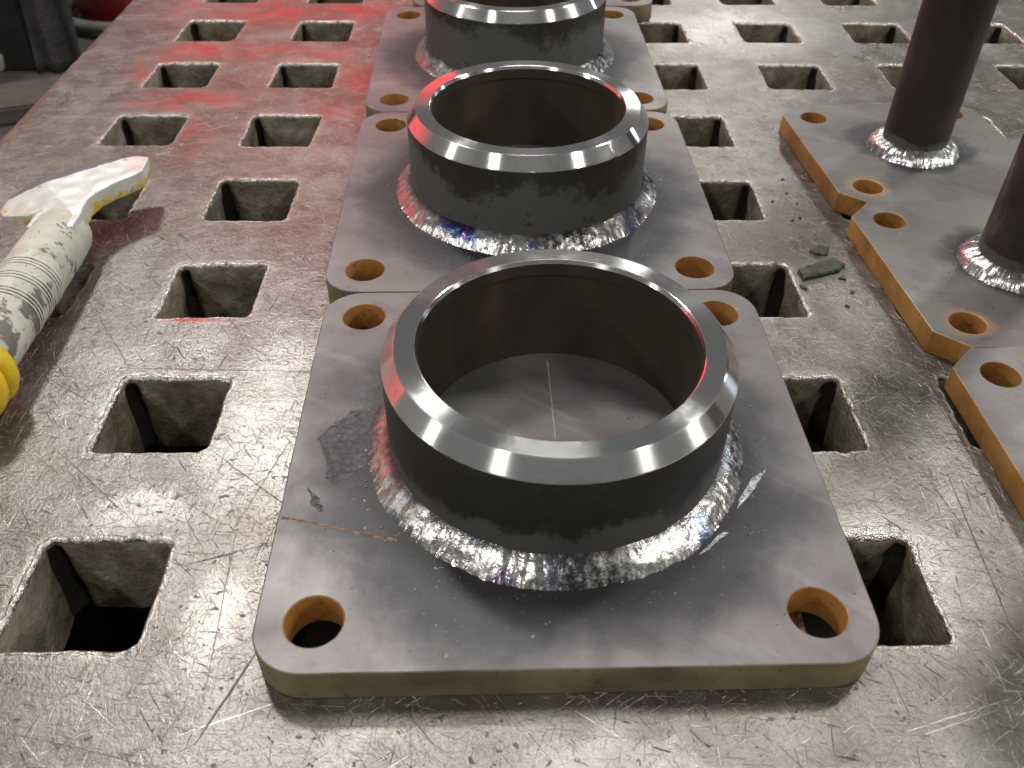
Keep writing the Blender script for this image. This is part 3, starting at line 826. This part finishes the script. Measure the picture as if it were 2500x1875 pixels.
# ------------------------------------------------------------------ slag flakes and spatter grit on the table
M['slag'] = mat_simple("dark_slag", (.028, .030, .026), (.075, .08, .068), 260, .5, .1, .9, .0012)
def flake(pts, h, label, group, name="slag_flake", curl=.0):
    cx = sum(p[0] for p in pts)/len(pts); cy = sum(p[1] for p in pts)/len(pts)
    P = []
    for k, p in enumerate(pts):
        q = pts[(k+1) % len(pts)]; L = math.hypot(q[0]-p[0], q[1]-p[1]); s = max(2, int(L/.0015))
        for t in range(s):
            x, y = p[0]+(q[0]-p[0])*t/s, p[1]+(q[1]-p[1])*t/s
            P.append((x-cx + .0006*nz(x, y, 2, 400), y-cy + .0006*nz(x, y, 7, 400)))
    V, F = [], []; n = len(P)
    for (k, z, up) in ((1.0, .0002, 0), (1.0, h*.7, 1), (.86, h, 1), (.45, h*1.05, 1)):
        for (x, y) in P: V.append((x*k, y*k, z + (h*.35*nz(x*k, y*k, z, 300) if up else 0)))
    V.append((0, 0, h))
    for r in range(3):
        for k in range(n):
            k2 = (k+1) % n; F.append((r*n+k, r*n+k2, (r+1)*n+k2, (r+1)*n+k))
    for k in range(n): F.append((3*n+k, 3*n+(k+1) % n, 4*n))
    F.append(tuple(range(n))[::-1])
    o = link(name, mesh_from(name, V, F), [M['slag']], None, (cx, cy, .0001), angle=30)
    tag(o, label, "slag flake", group); return o
G = "slag flakes on the table between the plate rows"
flake([(.1743, .1727), (.1880, .1795), (.2009, .1853), (.2072, .1781), (.2012, .1713), (.188, .1665), (.1752, .162)], .0028, "longest dark slag flake, lying at the square hole's corner beside the chamfered plates", G)
flake([(.1888, .1967), (.1969, .203), (.2032, .2007), (.1993, .1914), (.1916, .1925)], .0016, "leaf-shaped dark slag flake lying just behind the longest flake", G)
flake([(.1982, .1635), (.2027, .1673), (.2034, .1615)], .0014, "small triangular slag chip in front of the longest flake's right end", G)
flake([(.1705, .1560), (.1730, .1560), (.1752, .1521), (.1722, .1518)], .0012, "small slag chip on the hole's edge, in front of the longest flake's left end", G)
flake([(.2012, .1490), (.2030, .1494), (.2044, .1474), (.2020, .1468)], .0011, "tiny oval slag chip between the triangular chip and the round black grain", G)
flake([(.1935, .1333), (.1946, .1338), (.1955, .1315), (.1942, .1309)], .0014, "round black slag grain on the bright spot nearest the viewer", G)
for (x, y, w) in ((.1963, .2986, "farthest back of the six dark spatter grains left of the chamfered plates"), (.1936, .2768, "second dark spatter grain from the back, right of the leftmost grain"),
                  (.1803, .265, "leftmost of the six dark spatter grains on the bare table"), (.1974, .2613, "rightmost of the six dark spatter grains, near the far plate's edge"),
                  (.1941, .2413, "right one of the two foremost dark spatter grains"), (.1878, .2375, "left one of the two foremost dark spatter grains")):
    s = random.uniform(.0009, .0015)
    flake([(x-s, y-s*.5), (x-s*.2, y+s*.8), (x+s, y+s*.5), (x+s*.7, y-s*.6)], .0008, w, "spatter grains left of the chamfered plates", "spatter_grain")

# ------------------------------------------------------------------ floor and the things beyond the table's left edge
FZ = -.80
def box_mesh(name, x0, x1, y0, y1, z0, z1, bev=.006):
    bm = bmesh.new(); bmesh.ops.create_cube(bm, size=1)
    for v in bm.verts: v.co = ((x0+x1)/2 + v.co.x*(x1-x0), (y0+y1)/2 + v.co.y*(y1-y0), (z0+z1)/2 + v.co.z*(z1-z0))
    bmesh.ops.bevel(bm, geom=bm.edges[:], offset=bev, segments=2, affect='EDGES')
    m = bpy.data.meshes.new(name); bm.to_mesh(m); bm.free(); return m
M['floor'] = mat_simple("dusty_concrete", (.036, .034, .031), (.065, .062, .057), 5, .75, 0, .4, .004)
bm = bmesh.new(); bmesh.ops.create_grid(bm, x_segments=8, y_segments=8, size=12)
m = bpy.data.meshes.new("floor"); bm.to_mesh(m); bm.free()
tag(link("floor", m, [M['floor']], None, (0, 4, FZ), smooth=False), kind='structure')
M['black_paint'] = mat_simple("black_painted_steel", (.005, .005, .005), (.010, .009, .009), 20, .6)
M['tarp'] = mat_simple("dull_grey_sheet", (.020, .018, .019), (.040, .036, .038), 6, .7, 0, .5, .02)
M['red_paint'] = mat_simple("red_painted_steel", (.22, .012, .012), (.34, .02, .018), 12, .4)
M['hose'] = mat_simple("grey_hose_rubber", (.10, .10, .10), (.17, .165, .16), 40, .55)
M['board'] = mat_simple("grey_floor_board", (.055, .053, .049), (.085, .082, .075), 9, .7, 0, .4, .003)
# black cabinet foot
cb = tag(link("cabinet", box_mesh("cabinet", -.35, .0, .0, .30, 0, 1.1), [M['black_paint']], None, (-1.472, 2.54, FZ+.001), .02), "black cabinet standing on the floor at the picture's top left corner", "cabinet")
# grey sheet draped behind it
V, F = [], []
nx, nyy = 40, 24
for a in range(nx+1):
    for c in range(nyy+1):
        u, v = a/nx, c/nyy
        V.append((-1.464 + u*.135, 2.552 + .05*u + .016*math.sin(u*11+v*3)*(1-.3*v) - .04*(1-v)**4, FZ + .004 + v*.7))
for a in range(nx):
    for c in range(nyy): F.append((a*(nyy+1)+c, (a+1)*(nyy+1)+c, (a+1)*(nyy+1)+c+1, a*(nyy+1)+c+1))
m = mesh_from("dust_sheet", V, F)
o = link("dust_sheet", m, [M['tarp']], None); sd = o.modifiers.new("t", 'SOLIDIFY'); sd.thickness = .006
tag(o, "dull grey sheet hanging in folds beside the black cabinet", "sheet")
# red drum with hose round its base
dr = thing("red_drum", "dark red drum beyond the table's far left edge", "drum", (-1.30, 3.10, FZ))
link("drum_body", lathe("drum_body", [(.0, .002), (.19, .002), (.205, .012), (.22, .05), (.22, .28), (.226, .29), (.22, .30), (.22, .58), (.226, .59), (.22, .60), (.22, .86), (.21, .88), (.0, .88)], 64), [M['red_paint']], dr)
hb = thing("air_hose", "grey hose looped on the floor round the red drum", "hose", (-1.30, 3.10, FZ))
def tube_mesh(name, pts, r, k=10):
    V, F = [], []; n = len(pts)
    for i, p in enumerate(pts):
        d = (Vector(pts[min(i+1, n-1)]) - Vector(pts[max(i-1, 0)])).normalized()
        u = d.cross(Vector((0, 0, 1))).normalized(); w = u.cross(d)
        for q in range(k):
            a = 2*math.pi*q/k; V.append(tuple(Vector(p) + u*math.cos(a)*r + w*math.sin(a)*r))
    for i in range(n-1):
        for q in range(k):
            q2 = (q+1) % k; F.append((i*k+q, i*k+q2, (i+1)*k+q2, (i+1)*k+q))
    F.append(tuple(range(k))[::-1]); F.append(tuple((n-1)*k+q for q in range(k)))
    return mesh_from(name, V, F)
link("hose_loop", tube_mesh("hose_loop", [((.275+.02*math.sin(a*.2))*math.cos(R(95+a*4)), .275*math.sin(R(95+a*4)), .035) for a in range(60)], .022), [M['hose']], hb)
bd = tag(link("floor_board", box_mesh("floor_board", -.9, .25, -.10, .10, 0, .05), [M['board']], None, (-1.32, 2.28, FZ+.001), .35), "grey board lying on the floor left of the table", "board")
V, F = [], []
bm = bmesh.new(); bmesh.ops.create_icosphere(bm, subdivisions=3, radius=.035)
for v in bm.verts:
    k = 1 + .35*mnoise.noise(v.co*40); v.co *= k; v.co.z = max(v.co.z, -.02)
m = bpy.data.meshes.new("crumpled_rag"); bm.to_mesh(m); bm.free()
M['rag'] = mat_simple("pale_rag", (.15, .145, .135), (.24, .235, .22), 30, .8)
tag(link("crumpled_rag", m, [M['rag']], None, (-1.545, 2.42, FZ+.075), angle=20), "small pale crumpled rag on the grey board at the picture's left edge", "rag")
